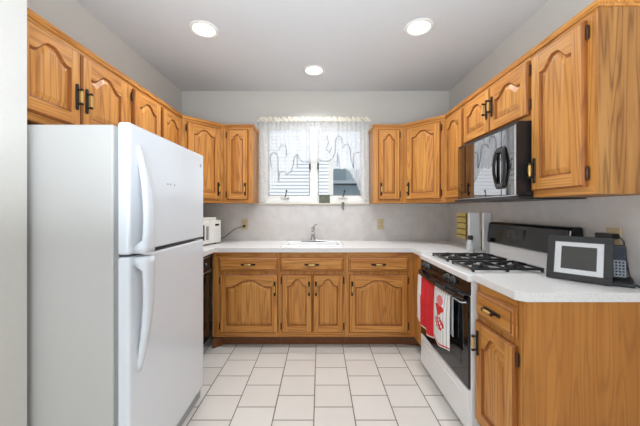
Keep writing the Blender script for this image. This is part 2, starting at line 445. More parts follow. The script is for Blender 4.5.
# ------------------------------------------------------------------ cabinet parts
DT = .020
def door_mesh(wd, ht, rise=.06, stile=.062, top=.05, bot=.062):
    mb = MB(); N = 29; e = .007; F = -DT
    hw = wd / 2 - stile
    def shape(x):
        t = abs(x - wd / 2) / hw
        q = min(1, max(0, 1 - t / .84) * 1.18)
        return q * q * (3 - 2 * q)
    def ring(m, y):
        xs = [stile + m + (wd - 2 * stile - 2 * m) * i / (N - 1) for i in range(N)]
        lo = [(x, y, bot + m) for x in xs]
        hi = [(x, y, ht - top - rise - m + rise * shape(wd / 2 + (x - wd / 2) * hw / (hw - m * .5))) for x in xs]
        return lo + hi[::-1]
    def bridge(A, B, mat):
        n = len(A); mb.add(A + B, [(i, (i + 1) % n, n + (i + 1) % n, n + i) for i in range(n)], mat)
    r0, r1, r2, r3 = ring(0, F), ring(.004, F + .009), ring(.011, F + .0105), ring(.036, F + .002)
    bridge(r0, r1, 2); bridge(r1, r2, 2); bridge(r2, r3, 0)
    lo, hi = r3[:N], r3[N:][::-1]
    mb.add(lo + hi, [(i, i + 1, N + i + 1, N + i) for i in range(N - 1)], 0)
    # stiles and rails
    for x0, x1 in ((e, stile), (wd - stile, wd - e)):
        mb.add([(x0, F, e), (x1, F, e), (x1, F, ht - e), (x0, F, ht - e)], [(0, 1, 2, 3)], 0)
    lo, hi = r0[:N], r0[N:][::-1]
    mb.add([(x, F, e) for x, _, _ in lo] + lo, [(i, i + 1, N + i + 1, N + i) for i in range(N - 1)], 1)
    mb.add(hi + [(x, F, ht - e) for x, _, _ in hi], [(i, i + 1, N + i + 1, N + i) for i in range(N - 1)], 1)
    def rect(i, y): return [(i, y, i), (wd - i, y, i), (wd - i, y, ht - i), (i, y, ht - i)]
    a, c, d = rect(e, F), rect(0, F + .007), rect(0, 0)
    bridge(a, c, 2); bridge(c, d, 2)
    mb.add(d, [(3, 2, 1, 0)], 0)
    return mb.mesh('door', [M['oak_v'], M['oak_h'], M['oak_edge']])
def drawer_mesh(wd, ht):
    mb = MB(); F = -DT
    def rect(i, y): return [(i, y, i), (wd - i, y, i), (wd - i, y, ht - i), (i, y, ht - i)]
    rs = [(rect(.020, F), 0), (rect(.014, F + .004), 1), (rect(.006, F + .006), 0), (rect(0, F + .012), 1), (rect(0, 0), 0)]
    for (A, _), (B, m) in zip(rs, rs[1:]):
        mb.add(A + B, [(i, (i + 1) % 4, 4 + (i + 1) % 4, 4 + i) for i in range(4)], m)
    mb.add(rs[0][0], [(0, 1, 2, 3)], 0); mb.add(rs[-1][0], [(3, 2, 1, 0)], 0)
    return mb.mesh('drawer', [M['oak_h'], M['oak_edge']])
def handle_mesh(vert):
    mb = MB(); L = .067
    prof = [(-.006 - .002, -L), (.0, -L)]
    n = 12; pts = []
    for i in range(n): a = PI * i / (n - 1); pts.append((.0085 * math.cos(a), L - .0085 + .0085 * math.sin(a)))
    pts = pts + [(-x, -z) for x, z in pts]
    V = [(x, -.004, z) for x, z in pts] + [(x * .8, -.0065, z * .985) for x, z in pts] + [(x, 0, z) for x, z in pts]; k = len(pts)
    mb.add(V, [(2 * k + i, 2 * k + (i + 1) % k, (i + 1) % k, i) for i in range(k)] + [(i, (i + 1) % k, k + (i + 1) % k, k + i) for i in range(k)] + [tuple(range(k, 2 * k))], 0)
    for s in (-1, 1):
        mb.tube([(0, -.003, s * .036), (0, -.024, s * .036)], [.0048, .0040])
        mb.lathe([(0, -.006), (.0075, -.005), (.0085, 0), (.0075, .005), (0, .006)], (0, -.026, s * .036), 'Z', 0, 12)
    mb.lathe([(.0045, -.030), (.0068, -.018), (.0075, 0), (.0068, .018), (.0045, .030)], (0, -.026, 0), 'Z', 1, 14)
    if not vert: mb.v = [(z, y, x) for x, y, z in mb.v]
    return mb.mesh('handle', [M['bronze'], M['brass']])
HV, HH = handle_mesh(True), handle_mesh(False)
def hinge_mesh():
    mb = MB(); mb.box(-.006, .006, -.004, 0, -.026, .026)
    mb.lathe([(0, -.034), (.004, -.031), (.0055, -.027), (.0055, .027), (.004, .031), (0, .034)], (0, -.006, 0), 'Z', 0, 10)
    return mb.mesh('hinge', [M['hinge']])
HG = hinge_mesh()

def add_door(cab, x0, x1, z0, z1, hinge=None, handle=None, rise=.06, stile=.062, hz=None, top=.05):
    d = link('door', door_mesh(x1 - x0, z1 - z0, rise, stile, top), cab, (x0, -.0005, z0))
    wd, ht = x1 - x0, z1 - z0
    if hinge:
        hx = -.0065 if hinge == 'L' else wd + .0065
        for z in (.055, ht - .055): link('hinge', HG, d, (hx, -.001, z))
    if handle:
        hx = .027 if handle == 'L' else wd - .027
        link('handle', HV, d, (hx, -DT, hz if hz is not None else .105))
    return d
def add_drawer(cab, x0, x1, z0, z1):
    d = link('drawer', drawer_mesh(x1 - x0, z1 - z0), cab, (x0, -.0005, z0))
    link('handle', HH, d, ((x1 - x0) / 2, -DT, (z1 - z0) / 2)); return d

def carcass(cab, wd, dp, z0, z1, foot=None, rails=(), stiles=(), hollow=False):
    """box with a face frame; foot = xy polygon of the body when it is not a rectangle"""
    b = MB()
    if foot: b.prism(foot, z0, z1)
    elif hollow:
        b.box(.0005, .018, .019, dp, z0, z1); b.box(wd - .018, wd - .0005, .019, dp, z0, z1)
        b.box(.018, wd - .018, .019, dp, z0, z0 + .018); b.box(.018, wd - .018, dp - .008, dp, z0 + .018, z1)
    else: b.box(0.0005, wd - .0005, .019, dp, z0, z1)
    b.build('carcass', M['oak_panel'], cab)
    f = MB()
    f.box(0, wd, .002, .019, z0, z1, 0)
    for (a, c) in stiles: f.box(a, c, 0, .0025, z0, z1, 0)
    for (a, c, p, q) in rails: f.box(a, c, .0008, .0025, p, q, 1)
    f.build('face_frame', [M['oak_v'], M['oak_h']], cab)
def crown(cab, pts, z, closed_ends=True, name='crown_molding'):
    """moulding along a front polyline (local xy, outward to -y side given by pts pairs)"""
    prof = [(0, 0), (.007, .001), (.010, .008), (.007, .013), (.012, .020), (.013, .026), (0, .026)]
    b = MB(); V = []; n = len(prof)
    for (x, y, ox, oy) in pts:
        for o, h in prof: V.append((x + ox * o, y + oy * o, z + h))
    F = []
    for i in range(len(pts) - 1):
        for j in range(n): F.append((i * n + j, i * n + (j + 1) % n, (i + 1) * n + (j + 1) % n, (i + 1) * n + j))
    F += [tuple(range(n)), tuple(range((len(pts) - 1) * n + n - 1, (len(pts) - 1) * n - 1, -1))]
    b.add(V, F, 0); return b.build(name, M['oak_h'], cab)

UZ0, UZ1, CZ = 1.33, 2.13, 2.104     # wall cabinets: bottom, top of moulding, bottom of moulding
UG = 'oak wall cabinets around the kitchen'
UFR, UFL, UFB = 1.151, -1.265, 2.939  # face planes: right, left, back
DR = UZ0 + .035                      # bottom of full height doors
DTOP = 2.078
def wall_cab(label, loc, rz, wd, dp, z0=UZ0, foot=None, crown_pts=None, stiles=None, rails=None):
    c = thing('wall_cabinet', label, 'cabinet', (loc[0], loc[1], z0), rz, UG)
    h = UZ1 - .004 - z0
    carcass(c, wd, dp, 0, h, foot, rails or [(0.02, wd - .02, 0, .034), (.02, wd - .02, CZ - z0 - .02, CZ - z0)], stiles or [])
    crown(c, crown_pts or [(0, 0, 0, -1), (wd, 0, 0, -1)], CZ - z0)
    return c
# right side, from the near end; local x runs toward the camera
c = wall_cab('tall single-door oak wall cabinet with bare grained end, nearest on the right', (UFR, 1.555), R(-90), .363, XR - UFR - .006,
             crown_pts=[(0, 0, 0, -1), (.363, 0, 1, -1), (.363, XR - UFR - .006, 1, 0)])
MB().box(.3632, .366, .0, XR - UFR - .006, 0, CZ - UZ0).build('end_panel', M['oak_panel'], c)
add_door(c, .010, .316, .035, DTOP - UZ0, 'R', 'L', .055, .058)
z0 = 1.752
c = wall_cab('short two-door oak wall cabinet directly above the black microwave', (UFR, 2.290), R(-90), .734, XR - UFR - .006, z0)
add_door(c, .016, .362, .03, DTOP - z0, 'L', 'R', .05, .055, .16)
add_door(c, .368, .716, .03, DTOP - z0, 'R', 'L', .05, .055, .16)
c = wall_cab('narrow oak wall cabinet between the black microwave and the right corner', (UFR, 2.634), R(-90), .343, XR - UFR - .006)
add_door(c, .012, .330, .035, DTOP - UZ0, 'L', None, .05, .055)
# right corner, diagonal face
A, B = Vector((.846, UFB)), Vector((UFR, 2.634)); L = (B - A).length; th = math.atan2(B.y - A.y, B.x - A.x)
def loc2(p, o, th):
    d = Vector(p) - o; return (d.x * math.cos(-th) - d.y * math.sin(-th), d.x * math.sin(-th) + d.y * math.cos(-th))
foot = [loc2(p, A, th) for p in ((.847, UFB + .02), (UFR - .0, 2.6545), (XR - .006, 2.635), (XR - .006, YB - .006), (.847, YB - .006))]
c = wall_cab('diagonal oak wall cabinet in the right corner of the room', A, th, L, 0, foot=foot)
add_door(c, .045, L - .045, .035, DTOP - UZ0, 'R', 'L', .05, .06)
# back wall, right of the window
c = wall_cab('narrow oak wall cabinet just right of the curtained window', (.548, UFB), 0, .298, YB - UFB - .006,
             crown_pts=[(0, .29, -1, 0), (0, 0, -1, -1), (.298, 0, 0, -1)])
add_door(c, .045, .262, .035, DTOP - UZ0, 'R', 'L', .05, .05)
# back wall, left of the window
c = wall_cab('narrow oak wall cabinet just left of the curtained window', (-.985, UFB), 0, .298, YB - UFB - .006,
             crown_pts=[(0, 0, 0, -1), (.298, 0, 1, -1), (.298, .29, 1, 0)])
add_door(c, .036, .253, .035, DTOP - UZ0, 'L', 'R', .05, .05)
# left corner, diagonal
A, B = Vector((UFL, 2.634)), Vector((-.985, UFB)); L = (B - A).length; th = math.atan2(B.y - A.y, B.x - A.x)
foot = [loc2(p, A, th) for p in ((UFL, 2.6545), (-.986, UFB + .02), (-.986, YB - .006), (XL + .006, YB - .006), (XL + .006, 2.635))]
c = wall_cab('diagonal oak wall cabinet in the left corner of the room', A, th, L, 0, foot=foot)
add_door(c, .045, L - .04, .035, DTOP - UZ0, 'L', 'R', .05, .06)
# left wall
c = wall_cab('two-door oak wall cabinet on the left wall between refrigerator and corner', (UFL, 1.905), R(90), .729, UFL - XL - .006)
add_door(c, .03, .352, .035, DTOP - UZ0, 'L', 'R', .05, .058)
add_door(c, .385, .70, .035, DTOP - UZ0, 'R', 'L', .05, .058)
z0 = 1.655
c = wall_cab('short two-door oak wall cabinet above the white refrigerator', (UFL, 1.163), R(90), .741, UFL - XL - .006, z0)
add_door(c, .012, .338, .036, DTOP - z0, 'L', 'R', .055, .058, .15)
add_door(c, .346, .700, .036, DTOP - z0, 'R', 'L', .055, .058, .15)

# base cabinets
BG = 'oak base cabinets under the counter'
BY, BZ0, BZ1 = 2.634, .10, .876
def base_cab(label, loc, rz, wd, dp, toe=True, hollow=False):
    c = thing('base_cabinet', label, 'cabinet', (loc[0], loc[1], 0), rz, BG)
    carcass(c, wd, dp, BZ0, BZ1, None, [(.03, wd - .03, BZ0, BZ0 + .045), (.03, wd - .03, BZ1 - .05, BZ1)], (), hollow)
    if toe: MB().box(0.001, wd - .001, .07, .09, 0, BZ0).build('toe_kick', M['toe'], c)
    return c
def bz(y): return 1.265 - (y - 209.5) / 109.35
dz0, dz1, pz0, pz1 = .702, .828, .146, .672
c = base_cab('oak base cabinet with drawer and one wide door, beside the dishwasher', (-.982, BY), 0, .607, .58)
add_drawer(c, .060, .600, dz0, dz1); add_door(c, .072, .599, pz0, pz1, 'L', 'R', .062, .055, .40)
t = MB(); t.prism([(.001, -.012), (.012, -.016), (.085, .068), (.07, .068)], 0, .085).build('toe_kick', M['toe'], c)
c = base_cab('oak sink base cabinet with paired narrow doors under the sink', (-.375, BY), 0, .612, .58, True, True)
add_drawer(c, .010, .592, dz0, dz1); add_door(c, .028, .303, pz0, pz1, 'L', 'R', .062, .050, .40, .04); add_door(c, .311, .586, pz0, pz1, 'R', 'L', .062, .050, .40, .04)
c = base_cab('oak base cabinet with drawer and one wide door, nearest the range', (.237, BY), 0, .623, .58)
add_drawer(c, .021, .570, dz0, dz1); add_door(c, .028, .563, pz0, pz1, 'R', 'L', .062, .055, .40)
MB().box(.6235, .643, -.284, .30, BZ0, BZ1).build('corner_filler', M['oak_v'], c)
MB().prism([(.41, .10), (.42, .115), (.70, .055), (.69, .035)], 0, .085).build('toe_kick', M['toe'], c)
c = base_cab('oak end cabinet in right foreground with drawer, narrow door and plain side panel', (.86, 1.574), R(-90), .350, XR - .86 - .008)
add_drawer(c, .014, .322, .70, .83); add_door(c, .014, .322, .135, .67, 'R', 'L', .075, .058, .42)
MB().box(.3505, .362, -.001, XR - .86 - .008, 0, BZ1).build('end_panel', M['oak_base_panel'], c)

# counters
def counter(label, pieces, hole=None):
    b = MB()
    for p in pieces: b.prism(p, .8765, .915)
    o = b.build('countertop', M['counter'])
    return tag(o, label, 'countertop')
def bx(x0, x1, y0, y1): return [(x0, y0), (x1, y0), (x1, y1), (x0, y1)]
SX0, SX1, SY0, SY1 = -.355, .215, 2.70, 3.11
counter('white laminate countertop running along the back wall around the sink', [
    bx(XL + .006, -.957, 1.965, 2.61), bx(XL + .006, SX0 + .02, 2.61, YB - .006), bx(SX1 - .02, XR - .006, 2.61, YB - .006),
    bx(SX0 + .02, SX1 - .02, 2.61, SY0 + .02), bx(SX0 + .02, SX1 - .02, SY1 - .02, YB - .006), bx(.835, XR - .006, 2.344, 2.61)])
o = counter('white laminate countertop with clipped corner in right foreground', [
    [(.835, 1.238), (.864, 1.205), (XR - .006, 1.205), (XR - .006, 1.573), (.835, 1.573)]])
md = o.modifiers.new('bevel', 'BEVEL'); md.width = .002; md.segments = 2

# sink
s = thing('sink', 'white drop-in kitchen sink set in the counter below the window', 'sink', (-.07, 2.905, .915))
b = MB()
def rr(hx, hy, r, z, n=6):
    P = []
    for cx, cy, a0 in ((hx - r, -hy + r, -90), (hx - r, hy - r, 0), (-hx + r, hy - r, 90), (-hx + r, -hy + r, 180)):
        for i in range(n + 1):
            a = R(a0 + 90 * i / n); P.append((cx + r * math.cos(a), cy + r * math.sin(a), z))
    return P
rings = [rr(.300, .222, .05, .0005), rr(.300, .222, .05, .008), rr(.290, .212, .05, .014), rr(.268, .190, .045, .013), rr(.255, .150, .05, .004), rr(.235, .135, .06, -.15), rr(.05, .05, .04, -.165)]
n = len(rings[0])
for i, (a, c) in enumerate(zip(rings, rings[1:])): b.add(a + c, [(j, (j + 1) % n, n + (j + 1) % n, n + j) for j in range(n)], 0, True)
b.add(rings[-1], [tuple(range(n))], 0)
b.build('basin', M['sink'], s)
MB().lathe([(.0, .003), (.03, .003), (.042, .005), (.044, 0)], (0, 0, -.164)).build('drain', M['chrome'], s)
f = thing('faucet', 'chrome single lever kitchen faucet behind the sink', 'faucet', (-.075, 3.085, .929))
MB().box(-.125, .125, -.025, .025, 0, .012).build('deck_plate', M['chrome'], f, bevel=.006, seg=3)
MB().lathe([(.026, .012), (.026, .03), (.020, .045), (.018, .10), (.021, .118), (.021, .135), (.012, .143), (0, .145)]).build('body', M['chrome'], f)
MB().tube([(0, -.01, .06), (0, -.05, .095), (0, -.11, .115), (0, -.16, .115), (0, -.185, .10)], [.013, .012, .011, .011, .011], seg=12).build('spout', M['chrome'], f)
MB().tube([(0, 0, .14), (.012, -.012, .165), (.035, -.04, .178)], [.010, .009, .006], seg=10).build('lever', M['chrome'], f)

# ------------------------------------------------------------------ refrigerator
fr = thing('refrigerator', 'white top-freezer refrigerator standing against the left wall', 'refrigerator', (-.785, 1.186, 0), R(90))
FW, FH = .76, 1.628
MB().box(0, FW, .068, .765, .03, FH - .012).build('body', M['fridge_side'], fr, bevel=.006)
MB().box(.012, FW - .012, .05, .07, .07, FH - .02).build('door_gasket', M['gasket'], fr)
MB().box(.0, FW, .022, .10, 0, .062).build('kick_grille', M['grey_plastic'], fr, bevel=.003)
for i, (z0, z1) in enumerate(((.075, 1.067), (1.076, FH))):
    d = MB().box(0, FW, 0, .052, z0, z1).build('freezer_door' if i else 'refrigerator_door', M['fridge'], fr, bevel=.012, seg=4)
    # moulded bow handle near the camera side
    hb = MB(); npt = 18; V = []; F = []
    for k in range(npt):
        t = k / (npt - 1)
        z = (z0 + .004) * (1 - t) + (z1 - .09) * t if i else (z1 - .004) * (1 - t) + (z1 - .50) * t
        y = -.048 * (1 - t ** 1.9) ** .9 - .003
        wv = .030 * (1 - t) ** .7 + .010; xc = .062 + .014 * math.sin(PI * t)
        ri = y + .016 if k > 1 else .004          # solid where it meets the gap between the doors
        for (dx, yy_) in ((-wv, max(ri, y + .012)), (-wv, y + .006), (-wv * .6, y - .003), (wv * .6, y - .005), (wv, y + .004), (wv, max(ri, y + .012))): V.append((xc + dx, min(yy_, .004), z))
    for k in range(npt - 1):
        for q in range(6): F.append((k * 6 + q, k * 6 + (q + 1) % 6, (k + 1) * 6 + (q + 1) % 6, (k + 1) * 6 + q))
    F += [tuple(range(6)), tuple(range((npt - 1) * 6 + 5, (npt - 1) * 6 - 1, -1))]
    hb.add(V, F, 0, True)
    hb.build('handle', M['fridge'], d)
    if i:
        MB().lathe([(0, -.002), (.011, -.002), (.012, 0)], (FW - .055, 0, FH - .075), 'Y').build('badge', M['grey_plastic'], d)
        for px in (.30, .325, .37): MB().box(px - .004, px + .004, -.001, .002, 1.392, 1.400).build('screw_plug', M['gasket'], d)
        MB().box(.17, FW - .03, -.002, .001, 1.0765, 1.0855).build('grip_groove', M['black'], d)
MB().box(.035, .13, .03, .13, FH, FH + .014).build('hinge_cover', M['fridge'], fr, bevel=.004) if False else None

# ------------------------------------------------------------------ dishwasher
dw = thing('dishwasher', 'black built-in dishwasher under the left counter beyond the refrigerator', 'dishwasher', (-.985, 1.975, 0), R(90))
MB().box(0, .598, .03, .56, .10, .872).build('body', M['black'], dw)
MB().box(.004, .594, .0, .03, .12, .70).build('door', M['black_gloss'], dw, bevel=.004)
p = MB().box(.004, .594, -.006, .03, .715, .868).build('control_panel', M['black'], dw, bevel=.005)
MB().box(.004, .594, -.010, -.004, .846, .856).build('upper_trim', M['steel'], p)
MB().box(.004, .594, -.010, -.004, .719, .729).build('lower_trim', M['steel'], p)
MB().lathe([(0, -.032), (.018, -.03), (.02, -.006)], (.47, 0, .79), 'Y').build('dial', M['black'], p)
for k in range(3): MB().box(.16 + k * .06, .20 + k * .06, -.012, -.004, .775, .795).build('button', M['grey_plastic'], p)
MB().box(.01, .588, .06, .08, 0, .105).build('kick_plate', M['black'], dw)

# ------------------------------------------------------------------ range
rg = thing('range', 'white gas range with black oven door and black control console', 'stove', (.816, 2.339, 0), R(-90))
RW = .762
MB().box(0.001, RW - .001, .012, .625, .03, .880).build('body', M['enamel'], rg, bevel=.003)
ft = MB()
for x, y in ((.05, .08), (RW - .05, .08), (.05, .58), (RW - .05, .58)): ft.lathe([(.015, 0), (.015, .031)], (x, y, 0))
ft.build('feet', M['black'], rg)
dr = MB().box(.008, RW - .008, 0, .014, .035, .262).build('drawer', M['enamel'], rg, bevel=.005, seg=3)
MB().box(.10, RW - .10, -.004, .002, .205, .222).build('grip', M['enamel'], dr, bevel=.002)
od = MB().box(.004, RW - .004, .0, .014, .272, .785).build('oven_door', M['black_gloss'], rg, bevel=.006)
MB().box(.09, RW - .09, -.0015, .002, .37, .66).build('oven_window', M['black_gloss'], od)
hd = MB(); n = 13; V = []
def hy(x): return -.016 - .034 * math.sin(PI * min(1, max(0, (x - .02) / (RW - .04)))) ** .5
for k in range(n):
    x = .02 + (RW - .04) * k / (n - 1); y = hy(x)
    V += [(x, y + .012, .764), (x, y - .004, .760), (x, y - .010, .772), (x, y - .004, .786), (x, y + .012, .788)]
hd.add(V, [(k * 5 + q, k * 5 + (q + 1) % 5, (k + 1) * 5 + (q + 1) % 5, (k + 1) * 5 + q) for k in range(n - 1) for q in range(5)] + [tuple(range(5)), tuple(range(n * 5 - 1, n * 5 - 6, -1))], 0)
for x in (.02, RW - .045): hd.box(x, x + .025, -.016, .004, .766, .786)
hd.build('handle', M['black_gloss'], od)
MB().tube([(.035, .002, .745), (.035, -.026, .745), (RW - .035, -.026, .745), (RW - .035, .002, .745)], .005, seg=8).build('towel_bar', M['chrome'], od)
cp = MB().extrude_x([(.0, .790), (.014, .790), (.024, .866), (.008, .866)], .002, RW - .002).build('control_panel', M['black_gloss'], rg, bevel=.004)
for x in (.085, .160, RW - .270, RW - .195):
    k = MB().lathe([(0, -.030), (.015, -.030), (.018, -.026), (.021, -.004), (.024, 0), (.024, .004)], (x, .006, .830), 'Y').build('knob', M['black'], cp)
    MB().lathe([(.0235, -.006), (.0265, -.006), (.0265, .006)], (x, .004, .830), 'Y').build('knob_trim', M['gasket_dark'], k)
MB().box(.34, .42, .003, .02, .815, .85).build('marking_plate', M['bronze'], cp)
ct = MB().box(0, RW, -.006, .625, .866, .907).build('cooktop', M['enamel'], rg, bevel=.008, seg=3)
for bxp in (.24, RW - .195):
    for byp in (.155, .36):
        bn = MB().lathe([(.085, .9073), (.080, .9103), (.05, .9093), (.0, .9093)], (bxp, byp, 0), seg=28).build('burner_bowl', M['enamel'], ct)
        MB().lathe([(.036, .909), (.036, .919), (.030, .923), (.0, .923)], (bxp, byp, 0), seg=20).build('burner_cap', M['black_iron'], bn)
# backguard
MB().box(.0, RW, .56, .625, .906, 1.01).build('backguard', M['enamel'], rg, bevel=.004)
cs = MB()
prof = [(.545, 1.0), (.538, 1.012), (.552, 1.15), (.566, 1.168), (.628, 1.168), (.628, 1.0)]
cs.extrude_x(prof, -.004, RW + .004)
cs = cs.build('console', M['black_gloss'], rg, bevel=.012, seg=3)
MB().box(.24, .42, .5405, .56, 1.055, 1.125).build('clock_panel', M['black'], cs)
bt = MB()
for i in range(4):
    for j in range(2): bt.box(.255 + i * .03, .275 + i * .03, .537, .545, 1.06 + j * .022, 1.072 + j * .022)
bt.build('button_row', M['screen'], cs)
MB().box(.25, .34, .5385, .545, 1.103, 1.121).build('display', M['screen'], cs)
# grates
def grate():
    b = MB(); x0, x1, y0, y1, t = -.130, .130, -.205, .205, .0068
    for (a, c, d_, e) in ((x0, x1, y0, y0 + 2 * t), (x0, x1, y1 - 2 * t, y1), (x0, x0 + 2 * t, y0 + 2 * t, y1 - 2 * t), (x1 - 2 * t, x1, y0 + 2 * t, y1 - 2 * t), (x0 + 2 * t, x1 - 2 * t, -t, t)):
        b.box(a, c, d_, e, .010, .022)
    for cy in (-.1025, .1025):
        for q in range(4):
            dx, dy = round(math.cos(q * PI / 2)), round(math.sin(q * PI / 2))
            L1 = x1 - t if dx else .1
            prof = [(.028, .020), (.028, .034), (.05, .036), (L1 - .02, .030), (L1, .022), (L1, .010), (.05, .016)]
            V = []
            for w_ in (-t * .9, t * .9):
                for l, z in prof: V.append((dx * l - dy * w_, cy + dy * l + dx * w_, z))
            m = len(prof)
            b.add(V, [tuple(range(m)), tuple(range(2 * m - 1, m - 1, -1))] + [(k, (k + 1) % m, m + (k + 1) % m, m + k) for k in range(m)])
    for x in (x0 + t, x1 - t):
        for y in (y0 + t, 0, y1 - t): b.box(x - .007, x + .007, y - .007, y + .007, 0.0, .0225)
    return b.mesh('burner_grate', [M['black_iron']])
gm = grate()
for lab, yy in (('black cast iron burner grate on the half of the range nearer the back wall', 2.339 - .24), ('black cast iron burner grate on the range half nearer the foreground counter', 2.339 - (RW - .195))):
    o = link('burner_grate', gm, None, (.816 + .258, yy, .9075), R(-90)); tag(o, lab, 'grate', 'burner grates on the range')
    md = o.modifiers.new('bevel', 'BEVEL'); md.width = .002; md.segments = 1

# towels over the oven handle (local frame of the range, then placed at its spot)
def towel(label, x0, x1, zb, kind, off=0.0, waves=2.2, amp=.008):
    nx, nz = 44, 70; mb = MB(); V = []; xc = (x0 + x1) / 2
    top = .745 + .0065 + off * .3; r = .0075 + off
    Lf = top - zb; Lb = Lf * .72; tot = Lf + Lb
    def pos(u, s):
        x = x0 + (x1 - x0) * u
        wv = amp * math.sin(u * waves * 2 * PI + 1.0) + amp * .5 * math.sin(u * 5.3 + 2)
        yb_ = -.026
        if s < Lf:
            f = min(1, max(0, (Lf - s - .02) / .12)); z = zb + s + 0.014 * math.sin(u * 4 + x0 * 9)* (1 - s / Lf)
            y = yb_ - r + wv * f - (.006 + amp) * f
            if s > Lf - r: 
                a = (s - (Lf - r)) / r * PI / 2
                y = yb_ - r * math.cos(a); z = top - r + r * math.sin(a)
        else:
            q = s - Lf
            if q < r:
                a = q / r * PI / 2; y = yb_ + r * math.sin(a) * .8; z = top - r + r * math.cos(a)
            else: z = top - q; y = yb_ + .8 * r
        xs = x + (0.010 * (u - .5) * (1 - min(1, s / Lf)))
        return (xs, y, z)
    for j in range(nz + 1):
        for i in range(nx + 1): V.append(pos(i / nx, tot * j / nz))
    F = []; mats = []
    for j in range(nz):
        for i in range(nx):
            F.append((j * (nx + 1) + i, j * (nx + 1) + i + 1, (j + 1) * (nx + 1) + i + 1, (j + 1) * (nx + 1) + i))
            u, s = (i + .5) / nx, tot * (j + .5) / nz; m = 0
            if kind == 'print':
                if i % 6 == 2: m = 1
                if s < .016 and s > .006: m = 2
                a, q = (u - .44) / .36, (s - .09)
                if .015 < q < .085 and abs(a) < .95 * math.sin(PI * min(1, max(0, (q + .02) / .125))): m = 2 if (int(i / 3) + int(j / 2)) % 4 else 0
                h = (q - .088) / .075
                if 0 < h < 1 and abs(a) < min(1, h * 1.5) * (1 if h < .7 else math.sqrt(max(0, 1 - ((h - .7) / .3) ** 2)) * .95 + .05) * .9 and not (h > .82 and abs(a) < (h - .82) * 1.6): m = 2
                g2 = ((q - .185) / .032) ** 2 + (a / .62) ** 2
                if g2 < 1: m = 3
            if kind == 'red' and s < .012: m = 1
            mats.append(m)
    n0 = len(mb.f); mb.add(V, F, 0, True); mb.m[n0:] = mats
    ms = {'print': [M['white_cloth'], M['grey_stripe'], M['red'], M['pink']], 'red': [M['red'], M['cream']], 'white': [M['white_cloth']]}[kind]
    o = mb.build('dish_towel', ms, None, (.816, 2.339, 0), R(-90))
    sd = o.modifiers.new('solidify', 'SOLIDIFY'); sd.thickness = .003; sd.offset = 0
    tag(o, label, 'towel', 'dish towels over the oven handle')
towel('plain white dish towel partly behind the red towel on the oven handle', .045, .125, .40, 'white', 0.0, 1.0, .003)
towel('red dish towel folded over the oven handle', .13, .375, .40, 'red', .004, 2.0, .012)
towel('white striped dish towel with red heart print on the oven handle', .382, .612, .405, 'print', .003, 1.0, .006)

# ------------------------------------------------------------------ over-the-range microwave
mw = thing('range_microwave', 'black over-the-range microwave hanging above the stove', 'microwave', (UFR - .002, 2.287, 1.322), R(-90))
MWW = .730
MB().box(0.0, MWW, .0, .29, .018, .424).build('body', M['black'], mw)
def bow(x): return -.088 + .024 * max(0, (.14 - x) / .14) ** 1.3
dp_ = [(x, bow(x)) for x in (0.04, .06, .08, .10, .12, .14, .30, .60)]
dpoly = [(.0, -.03)] + dp_ + [(.60, -.001), (.0, -.001)]
d = MB().prism(dpoly, .022, .405).build('door', M['smoked'], mw, bevel=.003)
MB().box(.602, MWW - .006, -.088, -.001, .022, .405).build('control_panel', M['smoked'], mw, bevel=.003)
MB().box(MWW - .006, MWW, -.086, -.001, .022, .405).build('end_cap', M['black'], mw)
MB().box(MWW - .012, MWW - .0015, -.0895, -.087, .024, .403).build('side_trim', M['steel'], mw)
g = MB().box(0.06, MWW, -.080, .0, .407, .424).build('vent_grille', M['black'], mw, bevel=.002)
MB().box(0.0, MWW, -.08, .295, .0, .0185).build('base_plate', M['black'], mw, bevel=.003)
MB().box(.06, MWW, -.0885, -.082, .0185, .0225).build('bottom_trim', M['steel'], mw)
# ring handle: a tall loop, narrower at its two ends
hx, hz = .598, .186
def loop(wm, we, h, r=.02):
    P = [(-we, -h), (we, -h), (wm, -h * .25), (wm, h * .25), (we, h), (-we, h), (-wm, h * .25), (-wm, -h * .25)]
    out = []
    for k in range(8):
        p, q = P[k], P[(k + 1) % 8]
        for t in (.12, .5, .88): out.append((p[0] + (q[0] - p[0]) * t, p[1] + (q[1] - p[1]) * t))
    return out
b = MB(); outer, inner = loop(.058, .042, .122), loop(.037, .025, .092); n = len(outer)
def yy(z): return -.107 + .010 * (z / .122) ** 2
V = []
for (o_, i_) in zip(outer, inner):
    V += [(hx + o_[0], yy(o_[1]) + .004, hz + o_[1]), (hx + (o_[0] * .6 + i_[0] * .4), yy(o_[1]) - .003, hz + (o_[1] * .6 + i_[1] * .4)),
          (hx + i_[0], yy(i_[1]) + .002, hz + i_[1]), (hx + i_[0], yy(i_[1]) + .010, hz + i_[1]), (hx + o_[0], yy(o_[1]) + .010, hz + o_[1])]
F = [(k * 5 + j_, k * 5 + (j_ + 1) % 5, ((k + 1) % n) * 5 + (j_ + 1) % 5, ((k + 1) % n) * 5 + j_) for k in range(n) for j_ in range(5)]
b.add(V, F, 0)
for s_ in (-1, 1): b.box(hx - .02, hx - .002, -.098, -.086, hz + s_ * .105 - .012, hz + s_ * .105 + .012)
b.build('handle', M['black'], d)
kp = MB()
for r_ in range(6):
    for c_ in range(3): kp.box(.672 + c_ * .016, .680 + c_ * .016, -.0886, -.087, .10 + r_ * .03, .108 + r_ * .03)
kp.build('keypad_print', M['screen'], mw)

